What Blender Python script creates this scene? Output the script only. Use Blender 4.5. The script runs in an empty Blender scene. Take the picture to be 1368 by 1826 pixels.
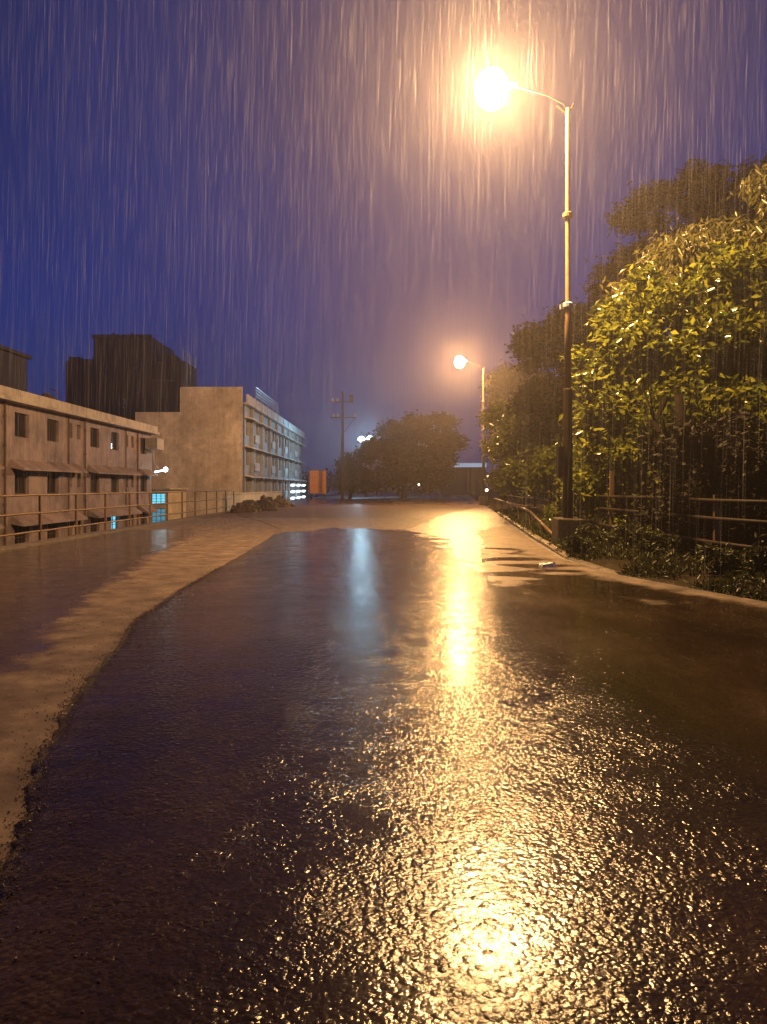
import bpy, math, random
import numpy as np
from mathutils import Vector, Matrix, noise

random.seed(7)
rng = np.random.default_rng(7)
R = math.radians
sc = bpy.context.scene

# ------------------------------------------------------------------ camera
F = 1379.0          # focal length in photograph pixels (1368 x 1826)
CH = 1.5            # eye height
HY = 868.0          # horizon row
cam_d = bpy.data.cameras.new('camera')
cam = bpy.data.objects.new('camera', cam_d)
sc.collection.objects.link(cam)
cam.location = (0, 0, CH)
cam.rotation_euler = (R(90), 0, 0)
cam_d.sensor_fit = 'VERTICAL'
cam_d.sensor_height = 36.0
cam_d.lens = F / 1826 * 36
cam_d.shift_y = -45 / 1826
cam_d.clip_start = 0.05
cam_d.clip_end = 3000
sc.camera = cam

# ------------------------------------------------------------------ render settings
sc.view_settings.view_transform = 'Standard'
sc.view_settings.look = 'None'
sc.view_settings.exposure = 0.0
sc.view_settings.gamma = 1.0
cy = sc.cycles
cy.use_denoising = True
cy.max_bounces = 5
cy.diffuse_bounces = 2
cy.glossy_bounces = 2
cy.transmission_bounces = 3
cy.volume_bounces = 0
cy.transparent_max_bounces = 6
cy.sample_clamp_direct = 60
cy.sample_clamp_indirect = 3
cy.caustics_reflective = False
cy.caustics_refractive = False

# ------------------------------------------------------------------ world: rainy blue hour sky
world = bpy.data.worlds.new('World')
sc.world = world
world.use_nodes = True
wn = world.node_tree
wn.nodes.clear()
wo = wn.nodes.new('ShaderNodeOutputWorld')
bg = wn.nodes.new('ShaderNodeBackground')
tc = wn.nodes.new('ShaderNodeTexCoord')
sep = wn.nodes.new('ShaderNodeSeparateXYZ')
ramp = wn.nodes.new('ShaderNodeValToRGB')
wn.links.new(tc.outputs['Generated'], sep.inputs[0])
wn.links.new(sep.outputs['Z'], ramp.inputs[0])
e = ramp.color_ramp.elements
e[0].position = 0.0; e[0].color = (0.030, 0.040, 0.120, 1)
e[1].position = 1.0; e[1].color = (0.006, 0.014, 0.070, 1)
m = e.new(0.22); m.color = (0.009, 0.025, 0.155, 1)
m = e.new(0.50); m.color = (0.008, 0.018, 0.100, 1)
cn = wn.nodes.new('ShaderNodeTexNoise')
cn.inputs['Scale'].default_value = 2.2
cn.inputs['Detail'].default_value = 4
wn.links.new(tc.outputs['Generated'], cn.inputs['Vector'])
mr = wn.nodes.new('ShaderNodeMapRange')
mr.inputs['From Min'].default_value = .3; mr.inputs['From Max'].default_value = .7
mr.inputs['To Min'].default_value = .82; mr.inputs['To Max'].default_value = 1.2
wn.links.new(cn.outputs['Fac'], mr.inputs['Value'])
mx = wn.nodes.new('ShaderNodeVectorMath'); mx.operation = 'SCALE'
wn.links.new(ramp.outputs['Color'], mx.inputs[0]); wn.links.new(mr.outputs[0], mx.inputs['Scale'])
wn.links.new(mx.outputs[0], bg.inputs['Color'])
bg.inputs['Strength'].default_value = 1.0
wn.links.new(bg.outputs[0], wo.inputs[0])

LAMP = 1700.0       # radiant intensity of a street lamp
LAMP_COL = (1.0, 0.565, 0.215)
HAZE = 0.0012

# ------------------------------------------------------------------ helpers
def P(px, py, D):
    """point at distance D that a photo pixel looks at"""
    return Vector(((px - 684) * D / F, D, CH + (HY - py) * D / F))

def G(px, py):
    D = F * CH / (py - HY)
    return ((px - 684) * D / F, D)

class MB:
    def __init__(s): s.v = []; s.f = []
    def quad(s, a, b, c, d):
        n = len(s.v); s.v += [tuple(a), tuple(b), tuple(c), tuple(d)]; s.f.append((n, n+1, n+2, n+3))
    def box(s, x0, x1, y0, y1, z0, z1):
        s.hexa([(x0,y0,z0),(x1,y0,z0),(x1,y1,z0),(x0,y1,z0),(x0,y0,z1),(x1,y0,z1),(x1,y1,z1),(x0,y1,z1)])
        return s
    def hexa(s, p):
        n = len(s.v); s.v += [tuple(q) for q in p]
        for f in ((0,3,2,1),(4,5,6,7),(0,1,5,4),(1,2,6,5),(2,3,7,6),(3,0,4,7)):
            s.f.append(tuple(n+i for i in f))
        return s
    def tube(s, pts, rad, seg=8, cap=True):
        pts = [Vector(p) for p in pts]
        if not hasattr(rad, '__len__'): rad = [rad]*len(pts)
        n0 = len(s.v)
        up = Vector((0, 0, 1))
        for i, p in enumerate(pts):
            d = (pts[min(i+1, len(pts)-1)] - pts[max(i-1, 0)]).normalized()
            a = d.cross(up)
            if a.length < .05: a = d.cross(Vector((0, 1, 0)))
            a.normalize(); b = d.cross(a).normalized()
            for k in range(seg):
                t = 2*math.pi*k/seg
                s.v.append(tuple(p + (a*math.cos(t) + b*math.sin(t))*rad[i]))
        for i in range(len(pts)-1):
            for k in range(seg):
                q = n0+i*seg
                s.f.append((q+k, q+(k+1) % seg, q+seg+(k+1) % seg, q+seg+k))
        if cap:
            s.f.append(tuple(n0+k for k in range(seg))[::-1])
            q = n0+(len(pts)-1)*seg
            s.f.append(tuple(q+k for k in range(seg)))
        return s
    def lathe(s, prof, seg=16, o=(0,0,0)):
        n0 = len(s.v)
        for r, z in prof:
            for k in range(seg):
                t = 2*math.pi*k/seg
                s.v.append((o[0]+r*math.cos(t), o[1]+r*math.sin(t), o[2]+z))
        for i in range(len(prof)-1):
            for k in range(seg):
                q = n0+i*seg
                s.f.append((q+k, q+(k+1) % seg, q+seg+(k+1) % seg, q+seg+k))
        s.f.append(tuple(n0+k for k in range(seg))[::-1])
        q = n0+(len(prof)-1)*seg
        s.f.append(tuple(q+k for k in range(seg)))
        return s
    def build(s, name, mat, parent=None, smooth=False):
        me = bpy.data.meshes.new(name)
        me.from_pydata(s.v, [], s.f)
        me.validate()
        if mat: me.materials.append(mat)
        if smooth:
            me.polygons.foreach_set('use_smooth', [True]*len(me.polygons))
        o = bpy.data.objects.new(name, me)
        sc.collection.objects.link(o)
        if parent:
            o.parent = parent
            # vertices are given in world space: bring them into the parent's space
            me.transform(parent_world(parent).inverted())
        return o

def parent_world(p):
    M = Matrix.LocRotScale(p.location, p.rotation_euler, p.scale)
    if p.parent: M = parent_world(p.parent) @ M
    return M

def tag(o, label=None, cat=None, group=None, kind=None):
    if label: o['label'] = label
    if cat: o['category'] = cat
    if group: o['group'] = group
    if kind: o['kind'] = kind
    return o

def thing(name, label, cat, loc, group=None):
    o = bpy.data.objects.new(name, None)
    o.empty_display_size = .3
    sc.collection.objects.link(o)
    o.location = loc
    return tag(o, label, cat, group)

def struct(o):
    o['kind'] = 'structure'; return o

# ------------------------------------------------------------------ materials
def newmat(name):
    m = bpy.data.materials.new(name); m.use_nodes = True
    nt = m.node_tree
    b = nt.nodes['Principled BSDF']
    return m, nt, b

def coords(nt, scale=(1,1,1)):
    g = nt.nodes.new('ShaderNodeNewGeometry')
    mp = nt.nodes.new('ShaderNodeMapping')
    mp.inputs['Scale'].default_value = scale
    nt.links.new(g.outputs['Position'], mp.inputs['Vector'])
    return mp.outputs[0]

def nz(nt, vec, scale, detail=4, rough=.6):
    n = nt.nodes.new('ShaderNodeTexNoise')
    n.inputs['Scale'].default_value = scale
    n.inputs['Detail'].default_value = detail
    n.inputs['Roughness'].default_value = rough
    nt.links.new(vec, n.inputs['Vector'])
    return n.outputs['Fac']

def rmp(nt, fac, stops):
    r = nt.nodes.new('ShaderNodeValToRGB')
    el = r.color_ramp.elements
    def c4(c): return tuple(c)+(1,) if hasattr(c, '__len__') else (c, c, c, 1)
    el[0].position = stops[0][0]; el[0].color = c4(stops[0][1])
    el[1].position = stops[-1][0]; el[1].color = c4(stops[-1][1])
    for p, c in stops[1:-1]:
        x = el.new(p); x.color = c4(c)
    nt.links.new(fac, r.inputs[0])
    return r.outputs[0]

def math_(nt, op, a, b=None, c=None):
    n = nt.nodes.new('ShaderNodeMath'); n.operation = op
    for i, x in enumerate((a, b, c)):
        if x is None: continue
        if isinstance(x, (int, float)): n.inputs[i].default_value = x
        else: nt.links.new(x, n.inputs[i])
    return n.outputs[0]

def mixc(nt, fac, a, b, mode='MIX'):
    n = nt.nodes.new('ShaderNodeMix'); n.data_type = 'RGBA'; n.blend_type = mode
    for i, x in ((0, fac), (6, a), (7, b)):
        if isinstance(x, (int, float)): n.inputs[i].default_value = x
        elif isinstance(x, tuple): n.inputs[i].default_value = x+(1,) if len(x) == 3 else x
        else: nt.links.new(x, n.inputs[i])
    return n.outputs[2]

def bump(nt, b, h, strength, dist):
    n = nt.nodes.new('ShaderNodeBump')
    n.inputs['Strength'].default_value = strength
    n.inputs['Distance'].default_value = dist
    nt.links.new(h, n.inputs['Height'])
    nt.links.new(n.outputs[0], b.inputs['Normal'])

def plain(name, col, rough=.6, metal=0, bumpy=0, var=.25, scale=6, spec=.2):
    m, nt, b = newmat(name)
    b.inputs['Specular IOR Level'].default_value = spec
    v = coords(nt)
    f = nz(nt, v, scale, 5)
    c0 = tuple(x*(1-var) for x in col); c1 = tuple(min(1, x*(1+var)) for x in col)
    nt.links.new(rmp(nt, f, [(.3, c0), (.7, c1)]), b.inputs['Base Color'])
    b.inputs['Roughness'].default_value = rough
    b.inputs['Metallic'].default_value = metal
    if bumpy: bump(nt, b, nz(nt, v, scale*5, 4), 1, bumpy)
    return m

def emit(name, col, strength):
    m = bpy.data.materials.new(name); m.use_nodes = True
    nt = m.node_tree; nt.nodes.clear()
    o = nt.nodes.new('ShaderNodeOutputMaterial'); e = nt.nodes.new('ShaderNodeEmission')
    e.inputs[0].default_value = tuple(col)+(1,); e.inputs[1].default_value = strength
    nt.links.new(e.outputs[0], o.inputs[0])
    return m

def wall_mat(name, col, dark, dirt=.55, streak=1.0):
    """rain-stained plaster: blotches, vertical run-down streaks"""
    m, nt, b = newmat(name)
    v = coords(nt)
    big = nz(nt, v, .35, 5, .65)
    vs = coords(nt, (2.2, 2.2, .16))
    st = nz(nt, vs, 1.6, 5, .7)
    fine = nz(nt, v, 4, 5, .7)
    mid = nz(nt, v, 1.3, 6, .72)
    k = math_(nt, 'ADD', math_(nt, 'MULTIPLY', big, .55), math_(nt, 'MULTIPLY', st, .35*streak))
    k = math_(nt, 'ADD', math_(nt, 'SUBTRACT', k, .09), math_(nt, 'MULTIPLY', mid, .43))
    c = rmp(nt, k, [(.40, dark), (.50+dirt*.08, tuple((a+d)/2 for a, d in zip(col, dark))), (.68, col)])
    c = mixc(nt, .35, c, rmp(nt, fine, [(.3, .55), (.7, 1.0)]), 'MULTIPLY')
    nt.links.new(c, b.inputs['Base Color'])
    b.inputs['Roughness'].default_value = .6
    b.inputs['Specular IOR Level'].default_value = .12
    bump(nt, b, fine, .6, .02)
    return m

M = {}
M['pink'] = wall_mat('pink_plaster', (.37, .285, .265), (.10, .08, .075))
M['beige'] = wall_mat('beige_plaster', (.82, .71, .55), (.36, .29, .21), dirt=.8, streak=.8)
M['grey'] = wall_mat('grey_plaster', (.44, .44, .44), (.20, .20, .21))
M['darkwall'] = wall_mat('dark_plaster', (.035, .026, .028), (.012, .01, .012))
M['slab'] = wall_mat('weathered_concrete', (.52, .46, .38), (.12, .10, .08), streak=1.4)
M['paleslab'] = wall_mat('white_concrete', (.75, .75, .74), (.35, .34, .33))
M['pane'] = plain('dark_window_glass', (.015, .013, .014), .12, 0, 0, spec=.5)
M['frame'] = plain('brown_window_frame', (.07, .05, .04), .5)
M['pipe'] = plain('rusty_drain_pipe', (.10, .06, .045), .5)
M['rail'] = plain('wet_painted_steel', (.12, .075, .04), .42, .2)
M['silver'] = plain('galvanised_steel', (.6, .6, .62), .25, .8)
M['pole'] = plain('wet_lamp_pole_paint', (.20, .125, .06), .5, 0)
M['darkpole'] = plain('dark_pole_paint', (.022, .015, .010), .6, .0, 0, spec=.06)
M['arm'] = plain('dull_arm_paint', (.03, .022, .016), .8)
M['base'] = plain('mossy_concrete', (.045, .034, .022), .7, 0, .03, .5, 7)
M['board'] = plain('orange_board_paint', (.55, .22, .07), .5)
M['bark'] = plain('shaded_wet_bark', (.009, .006, .004), .8, 0, .03, .4, 9, spec=.04)  # near black: shade under the foliage is put into the bark colour
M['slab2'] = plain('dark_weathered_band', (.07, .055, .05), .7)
M['blue'] = plain('blue_tarpaulin', (.05, .07, .22), .35)
M['paper'] = plain('wet_paper', (.9, .85, .72), .8)
M['soil'] = plain('wet_rubble', (.07, .05, .035), .6, 0, .05, .5, 6)
M['cyanlit'] = emit('cyan_lit_pane', (.18, .75, 1.0), 1.15)
M['cyandim'] = emit('dim_cyan_lit_pane', (.12, .50, .70), .55)
M['white_tube'] = emit('fluorescent_tube', (.65, .9, 1.0), 14)
M['floodlit'] = emit('floodlight_glass', (.42, .78, 1.0), 60)
M['warmdot'] = emit('small_warm_bulb', (1, .8, .55), 9)
M['canopyglow'] = emit('backlit_canopy_fascia', (.45, .62, .9), .55)

def lamp_emission(r):
    return LAMP / (math.pi * r * r)
M['lamp'] = emit('sodium_lamp_glass', LAMP_COL, 60)
M['lampfar'] = emit('far_sodium_lamp_glass', (1.0, .52, .20), 60)
FAR_COL = (1.0, .52, .17)

def leaf_mat(name, a, b_, rough, trans=.25, spec=.6):
    m, nt, b = newmat(name)
    v = coords(nt)
    f = nz(nt, v, 2.3, 4)
    oi = nt.nodes.new('ShaderNodeNewGeometry')
    c = rmp(nt, math_(nt, 'ADD', math_(nt, 'MULTIPLY', f, .6), math_(nt, 'MULTIPLY', oi.outputs['Random Per Island'], .45)),
            [(.25, a), (.8, b_)])
    nt.links.new(c, b.inputs['Base Color'])
    b.inputs['Roughness'].default_value = rough
    b.inputs['Specular IOR Level'].default_value = spec
    tr = nt.nodes.new('ShaderNodeBsdfTranslucent')
    nt.links.new(c, tr.inputs['Color'])
    ms = nt.nodes.new('ShaderNodeMixShader'); ms.inputs[0].default_value = trans
    out = nt.nodes['Material Output']
    nt.links.new(b.outputs[0], ms.inputs[1]); nt.links.new(tr.outputs[0], ms.inputs[2])
    nt.links.new(ms.outputs[0], out.inputs[0])
    return m
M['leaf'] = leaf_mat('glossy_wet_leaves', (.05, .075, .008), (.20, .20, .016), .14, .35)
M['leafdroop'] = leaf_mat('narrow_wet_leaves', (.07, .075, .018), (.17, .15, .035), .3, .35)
M['leafdark'] = leaf_mat('silhouette_leaves', (.007, .006, .002), (.024, .017, .0045), .7, .10, .12)  # dark crowns: silhouette dimness and brown lamplight put into the leaf colour
M['weed'] = leaf_mat('verge_weeds', (.02, .026, .006), (.06, .06, .014), .45, .2, .18)

# wet road surfaces
def attr(nt, name):
    a = nt.nodes.new('ShaderNodeAttribute'); a.attribute_name = name; return a.outputs['Fac']

def stones(nt, v, scale):
    n3 = nt.nodes.new('ShaderNodeTexNoise'); n3.inputs['Scale'].default_value = scale*.6
    nt.links.new(v, n3.inputs['Vector'])
    ws = nt.nodes.new('ShaderNodeVectorMath'); ws.operation = 'SCALE'; ws.inputs['Scale'].default_value = .9/scale
    nt.links.new(n3.outputs['Color'], ws.inputs[0])
    wv = nt.nodes.new('ShaderNodeVectorMath'); wv.operation = 'ADD'
    nt.links.new(v, wv.inputs[0]); nt.links.new(ws.outputs[0], wv.inputs[1])
    vo = nt.nodes.new('ShaderNodeTexVoronoi'); vo.inputs['Scale'].default_value = scale
    nt.links.new(wv.outputs[0], vo.inputs['Vector'])
    sp = nt.nodes.new('ShaderNodeSeparateColor'); nt.links.new(vo.outputs['Color'], sp.inputs[0])
    dome = rmp(nt, vo.outputs['Distance'], [(.05, 1.0), (.4, .6), (.8, 0.0)])
    return math_(nt, 'MULTIPLY', dome, sp.outputs[0]), sp.outputs[1]

def road_mat(name, stony):
    """wet carriageway: stony asphalt; 'mud' (washed tan silt) and 'film' (standing water) come from painted attributes"""
    m, nt, b = newmat(name)
    v = coords(nt)
    big = nz(nt, coords(nt, (1, .45, 1)), .7, 5, .6)
    med = nz(nt, v, 7, 4, .6)
    fin = nz(nt, v, 55, 5, .72)
    patch = nz(nt, v, 2.4, 5, .65)
    s1, r1 = stones(nt, v, 58); s2, r2 = stones(nt, v, 33)
    brk = math_(nt, 'SUBTRACT', math_(nt, 'ADD', math_(nt, 'MULTIPLY', patch, .9), math_(nt, 'MULTIPLY', fin, .35)), .62)
    def soft(a, w):
        x = math_(nt, 'ADD', a, math_(nt, 'MULTIPLY', brk, w))
        return rmp(nt, x, [(.28, 0.0), (.72, 1.0)])
    mud = soft(attr(nt, 'mud'), 1.1)
    film = soft(attr(nt, 'film'), 1.2)
    dark = rmp(nt, big, [(.35, (.014, .008, .0045)), (.52, (.028, .0165, .0085)), (.68, (.048, .029, .015))])
    dark = mixc(nt, .6, dark, rmp(nt, r1, [(.1, .45), (.9, 1.25)]), 'MULTIPLY')
    tan = rmp(nt, patch, [(.3, (.06, .043, .030)), (.55, (.125, .092, .064)), (.75, (.22, .165, .115))])
    tan = mixc(nt, .4, tan, rmp(nt, fin, [(.3, .5), (.7, 1.0)]), 'MULTIPLY')
    c = mixc(nt, mud, dark, tan)
    nt.links.new(c, b.inputs['Base Color'])
    ro = mixc(nt, film, rmp(nt, patch, [(.35, .085), (.65, .17)]), rmp(nt, big, [(.35, .11), (.65, .22)]))
    ro = mixc(nt, mud, ro, (.50, .50, .50))
    nt.links.new(ro, b.inputs['Roughness'])
    b.inputs['Specular IOR Level'].default_value = .13
    h = math_(nt, 'ADD', math_(nt, 'MULTIPLY', s1, .0031*stony), math_(nt, 'MULTIPLY', s2, .0050*stony))
    s3, r3 = stones(nt, v, 15)
    h = math_(nt, 'ADD', h, math_(nt, 'MULTIPLY', s3, .0032*stony))
    h = math_(nt, 'ADD', h, math_(nt, 'MULTIPLY', fin, .0014))
    worn = rmp(nt, patch, [(.34, .45), (.6, 1.1)])
    h = math_(nt, 'MULTIPLY', h, worn)
    h = math_(nt, 'MULTIPLY', h, math_(nt, 'SUBTRACT', 1.0, math_(nt, 'MULTIPLY', film, .72)))
    h = math_(nt, 'MULTIPLY', h, math_(nt, 'SUBTRACT', 1.0, math_(nt, 'MULTIPLY', mud, .6)))
    h = math_(nt, 'ADD', h, math_(nt, 'ADD', math_(nt, 'MULTIPLY', med, .0032), math_(nt, 'MULTIPLY', nz(nt, v, 21, 3, .6), .0014)))
    bump(nt, b, h, .85, 1.0)
    # thin water film over the stones, with splash ripples
    b.inputs['Coat Weight'].default_value = .45
    cw = rmp(nt, patch, [(.35, .26), (.6, .05)])
    cw = math_(nt, 'MULTIPLY', cw, math_(nt, 'SUBTRACT', 1.0, math_(nt, 'MULTIPLY', film, .75)))
    cw = math_(nt, 'MULTIPLY', cw, math_(nt, 'SUBTRACT', 1.0, math_(nt, 'MULTIPLY', mud, .9)))
    nt.links.new(cw, b.inputs['Coat Weight'])
    b.inputs['Coat Roughness'].default_value = .17
    b.inputs['Coat IOR'].default_value = 1.3
    n = nt.nodes.new('ShaderNodeBump'); n.inputs['Strength'].default_value = .8; n.inputs['Distance'].default_value = 1.0
    nt.links.new(math_(nt, 'ADD', math_(nt, 'MULTIPLY', nz(nt, v, 16, 3, .5), .0022), math_(nt, 'MULTIPLY', s2, .0013)), n.inputs['Height'])
    nt.links.new(n.outputs[0], b.inputs['Coat Normal'])
    return m
def water():
    m, nt, b = newmat('rippled_puddle_water')
    v = coords(nt)
    b.inputs['Base Color'].default_value = (.07, .045, .026, 1)
    b.inputs['Roughness'].default_value = .40
    b.inputs['Specular IOR Level'].default_value = .6
    h = math_(nt, 'MULTIPLY', nz(nt, v, 5, 4, .6), .03)
    bump(nt, b, h, .8, 1.0)
    return m
def earth():
    m, nt, b = newmat('wet_earth')
    v = coords(nt)
    big = nz(nt, v, .8, 6, .65); fin = nz(nt, v, 14, 5, .7)
    c = rmp(nt, big, [(.3, (.012, .009, .005)), (.6, (.03, .021, .011)), (.8, (.022, .022, .008))])
    c = mixc(nt, .5, c, rmp(nt, fin, [(.3, .45), (.7, 1.0)]), 'MULTIPLY')
    nt.links.new(c, b.inputs['Base Color'])
    ro = rmp(nt, big, [(.4, .6), (.6, .85)])
    nt.links.new(ro, b.inputs['Roughness'])
    b.inputs['Specular IOR Level'].default_value = .02
    bump(nt, b, math_(nt, 'ADD', math_(nt, 'MULTIPLY', fin, .03), math_(nt, 'MULTIPLY', big, .08)), .8, 1.0)
    return m
M['road'] = road_mat('old_wet_asphalt', .5); M['asphalt'] = road_mat('coarse_wet_asphalt', 1.0)
M['water'] = water(); M['earth'] = earth()
M['kerb'] = plain('wet_kerb_concrete', (.10, .08, .055), .35, 0, .01, .4, 5)

# ------------------------------------------------------------------ ground and road
LOW = -4.6
def kerb_x(y):
    """right edge of the carriageway"""
    pts = [(-20, 7.2), (0, 6.2), (4, 5.8), (7, 5.4), (9.5, 5.0), (10.8, 4.55), (12.8, 3.95), (15.7, 3.7), (21.3, 4.15), (28, 4.8),
           (44, 6.4), (56, 7.5), (80, 9.6), (120, 13.5), (200, 22)]
    for (a, xa), (b, xb) in zip(pts, pts[1:]):
        if y <= b: 
            t = max(0, (y-a)/(b-a)); return xa+(xb-xa)*t
    return pts[-1][1]

def dip(y):
    if y >= 8: return 0.0
    if y >= 4: return -.025*(8-y)**2/8
    return -.05-.025*(4-y)

def sheet(xs, ys, zf, name, mat):
    v = []; f = []
    for y in ys:
        for x in xs: v.append((x, y, zf(x, y)))
    n = len(xs)
    for j in range(len(ys)-1):
        for i in range(n-1):
            q = j*n+i; f.append((q, q+1, q+n+1, q+n))
    mb = MB(); mb.v = v; mb.f = f
    return mb.build(name, mat, smooth=True)

def gz(x, y):
    # ground height: drops to the lower yards on the left, rises slightly on the right verge
    k = kerb_x(min(y, 200))
    if y < 8 and x > -9.7: return dip(y) + (-.06 if x < k+.02 else -.03 + min(1, (x-k)/.8)*.13)
    if x < -9.7:
        t = min(1, (-9.7-x)/1.6)
        return -.03 + (LOW+.03)*t*t*(3-2*t)
    if x > k+.02 and y < 230:
        d = x-k
        return -.03 + min(1, d/.8)*(.13 + .05*noise.noise(Vector((x*.9, y*.9, 0)))) + min(1, max(0, d-2)/4)*.12*noise.noise(Vector((x*.3, y*.3, 3)))
    return -.03
xs = [-600, -300, -120, -60, -30, -18, -14, -12, -11.3, -11, -10.7, -10.4, -10.1, -9.85, -9.7, -8, -4, 0, 3] + \
     list(np.arange(3.3, 12, .3)) + [12.5, 13.5, 15, 17, 20, 24, 30, 40, 80, 160, 300, 600]
ys = [-40, -20, -10, -4] + list(np.arange(0, 26, .35)) + list(np.arange(26, 60, 1.2)) + [62, 66, 70, 80, 90, 105, 120, 140, 170, 200, 260, 400, 600]
struct(sheet(xs, ys, gz, 'ground', M['earth']))

def ribbon(name, mat, lf, rf, ys, z, nx=6, thick=0, jag=0, seed=0, smooth=True):
    mb = MB(); n = nx+1
    for y in ys:
        a, b = lf(y), rf(y)
        if jag:
            a += jag*(noise.noise(Vector((y*1.3, seed, 0))) + .6*noise.noise(Vector((y*5, seed, 1))) + .4*noise.noise(Vector((y*16, seed, 2))))
            b += jag*(noise.noise(Vector((y*1.3, seed+9, 0))) + .6*noise.noise(Vector((y*5, seed+9, 1))) + .4*noise.noise(Vector((y*16, seed+9, 2))))
        for i in range(n):
            mb.v.append((a+(b-a)*i/nx, y, z))
    for j in range(len(ys)-1):
        for i in range(nx):
            q = j*n+i; mb.f.append((q, q+1, q+n+1, q+n))
    if thick:
        q0 = len(mb.v); m_ = len(ys)
        for side in (0, nx):
            s0 = len(mb.v)
            for j, y in enumerate(ys):
                x = mb.v[j*n+side][0]
                off = -.05 if side == 0 else .05
                mb.v.append((x+off, y, z-thick))
            for j in range(m_-1):
                a, b = j*n+side, (j+1)*n+side
                c, d = s0+j+1, s0+j
                mb.f.append((a, b, c, d) if side == 0 else (b, a, d, c))
    return mb.build(name, mat, smooth=False)

def lin(pts):
    def f(y):
        if y <= pts[0][0]: return pts[0][1]
        for (a, xa), (b, xb) in zip(pts, pts[1:]):
            if y <= b:
                t = (y-a)/(b-a); return xa+(xb-xa)*t
        return pts[-1][1]
    return f

ov_l = lin([(-14, -.9), (0, -1.1), (2.9, -1.48), (4.4, -1.95), (5.4, -2.2), (7.9, -2.62), (8.6, -2.78), (11.4, -2.95), (15, -3.05), (21, -3.25), (27, -3.6), (33, -5.2), (40, -7.5), (50, -9.4), (200, -9.4)])
ov_r = lin([(0, 2.9), (3.0, 2.1), (4.3, 1.7), (5, 1.4), (6.2, 1.05), (7.3, .95), (11.4, 1.2), (17, 1.5), (22.5, 2.2), (40, 4)])
sd_l = lin([(-14, -1.6), (2, -1.75), (4, -2.45), (6, -2.95), (7.9, -3.4), (12, -4.2), (20, -5.4), (27, -6.6), (34, -8.4), (60, -9.4)])
def sst(a, b, x):
    t = min(1, max(0, (x-a)/(b-a))); return t*t*(3-2*t)
def jagl(y):
    return .05*(noise.noise(Vector((y*1.3, 3, 0))) + .8*noise.noise(Vector((y*5, 3, 1))) + .7*noise.noise(Vector((y*17, 3, 2))))
def mud_at(x, y, over):
    n1 = noise.noise(Vector((x*.9, y*.45, 1)))
    k = kerb_x(y)
    # bank of silt left of the broken edge
    w = .25+.02*y
    a = sst(-w, w, x-sd_l(y)+n1*.35) * (1.15 if not over else 0) if y < 60 else 0
    # silt washed across the road beyond the arc
    arc = 26.5 - ((x+1.1)/2.1)**2*2.4
    b_ = sst(-2.5, 4, y-arc+n1*2.5+2.0*noise.noise(Vector((x*2.2, y*1.1, 8)))) * (1-.6*sst(40, 70, y))
    if x < ov_l(y): b_ = 0 if y < 27 else b_
    # washed streaks near the right kerb
    c = 0
    if x > 1.0:
        c = .75*sst(9, 14, y+n1*3)*sst(1.0, 2.2, x-(y-14)*-.05) * sst(-.25, .25, noise.noise(Vector((x*.9+y*.25, y*1.5, 6))))
        c = max(c, .8*sst(.9, .1, k-x+n1*.3)*sst(5, 9, y))
    return max(a, b_, c)
def film_at(x, y):
    n1 = noise.noise(Vector((x*.8, y*.5, 12)))
    f = sst(-.5, .9, x-ov_r(y)+n1*.5)
    return max(f, .8*sst(20, 30, y))
def road_sheet(name, mat, lf, rf, ys, nx, z, skirt):
    mb = MB(); n = nx+1; mud = []; film = []
    for y in ys:
        a, b = lf(y), rf(y)
        for i in range(n):
            t = i/nx
            x = a+(b-a)*t
            zz = z
            if skirt:   # crumbling edge: the first few columns step down in broken bites
                if i == 0: zz = 0.001
                elif i == 1: x = a+.02+.015*noise.noise(Vector((y*30, 1, 1))); zz = z-.006-.010*(1+noise.noise(Vector((y*22, 5, 1))))
                elif i == 2: x = a+.06+.03*noise.noise(Vector((y*14, 2, 1))); zz = z-.004*(1+noise.noise(Vector((y*18, 9, 1))))
            mb.v.append((x, y, zz+dip(y))); mud.append(mud_at(x, y, skirt)); film.append(film_at(x, y) if skirt else .3)
    for j in range(len(ys)-1):
        for i in range(nx):
            q = j*n+i; mb.f.append((q, q+1, q+n+1, q+n))
    me = bpy.data.meshes.new(name); me.from_pydata(mb.v, [], mb.f); me.materials.append(mat)
    for nm, vals in (('mud', mud), ('film', film)):
        at = me.attributes.new(nm, 'FLOAT', 'POINT'); at.data.foreach_set('value', vals)
    me.polygons.foreach_set('use_smooth', [True]*len(me.polygons))
    o = bpy.data.objects.new(name, me); sc.collection.objects.link(o); return struct(o)
yfar = list(np.arange(30, 80, 1.0)) + [85, 95, 110, 130, 160, 200]
road_sheet('road', M['road'], lambda y: -9.6, lambda y: ov_l(y)+.25, list(np.arange(-14, 30, .2)) + yfar, 60, 0, False)
road_sheet('asphalt_strip', M['asphalt'], lambda y: ov_l(y)+jagl(y), kerb_x, list(np.arange(-14, 1, .5)) + list(np.arange(1, 14, .045)) + list(np.arange(14, 30, .12)) + yfar, 48, .035, True)
# water standing along the right kerb below the far lamp
def puddle(name, pts, z, seed, mat=None):
    mb = MB(); n = len(pts)
    res = []
    for i in range(n):
        a = Vector(pts[i]); b = Vector(pts[(i+1) % n])
        for k in range(10):
            p = a.lerp(b, k/10)
            w = .17*abs(p.y)*.05
            res.append((p.x + w*noise.noise(Vector((p.x*2, p.y*1.2, seed))), p.y + 4*w*noise.noise(Vector((p.x*2, p.y, seed+5))), z))
    mb.v = res; mb.f = [tuple(range(len(res)))]
    return struct(mb.build(name, mat or M['water']))
puddle('puddle', [G(722, 948), G(800, 918), G(868, 903), G(884, 916), G(905, 938), G(850, 948), G(862, 972), G(858, 1010), G(812, 1000), G(800, 962)], .0400, 2)

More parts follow.
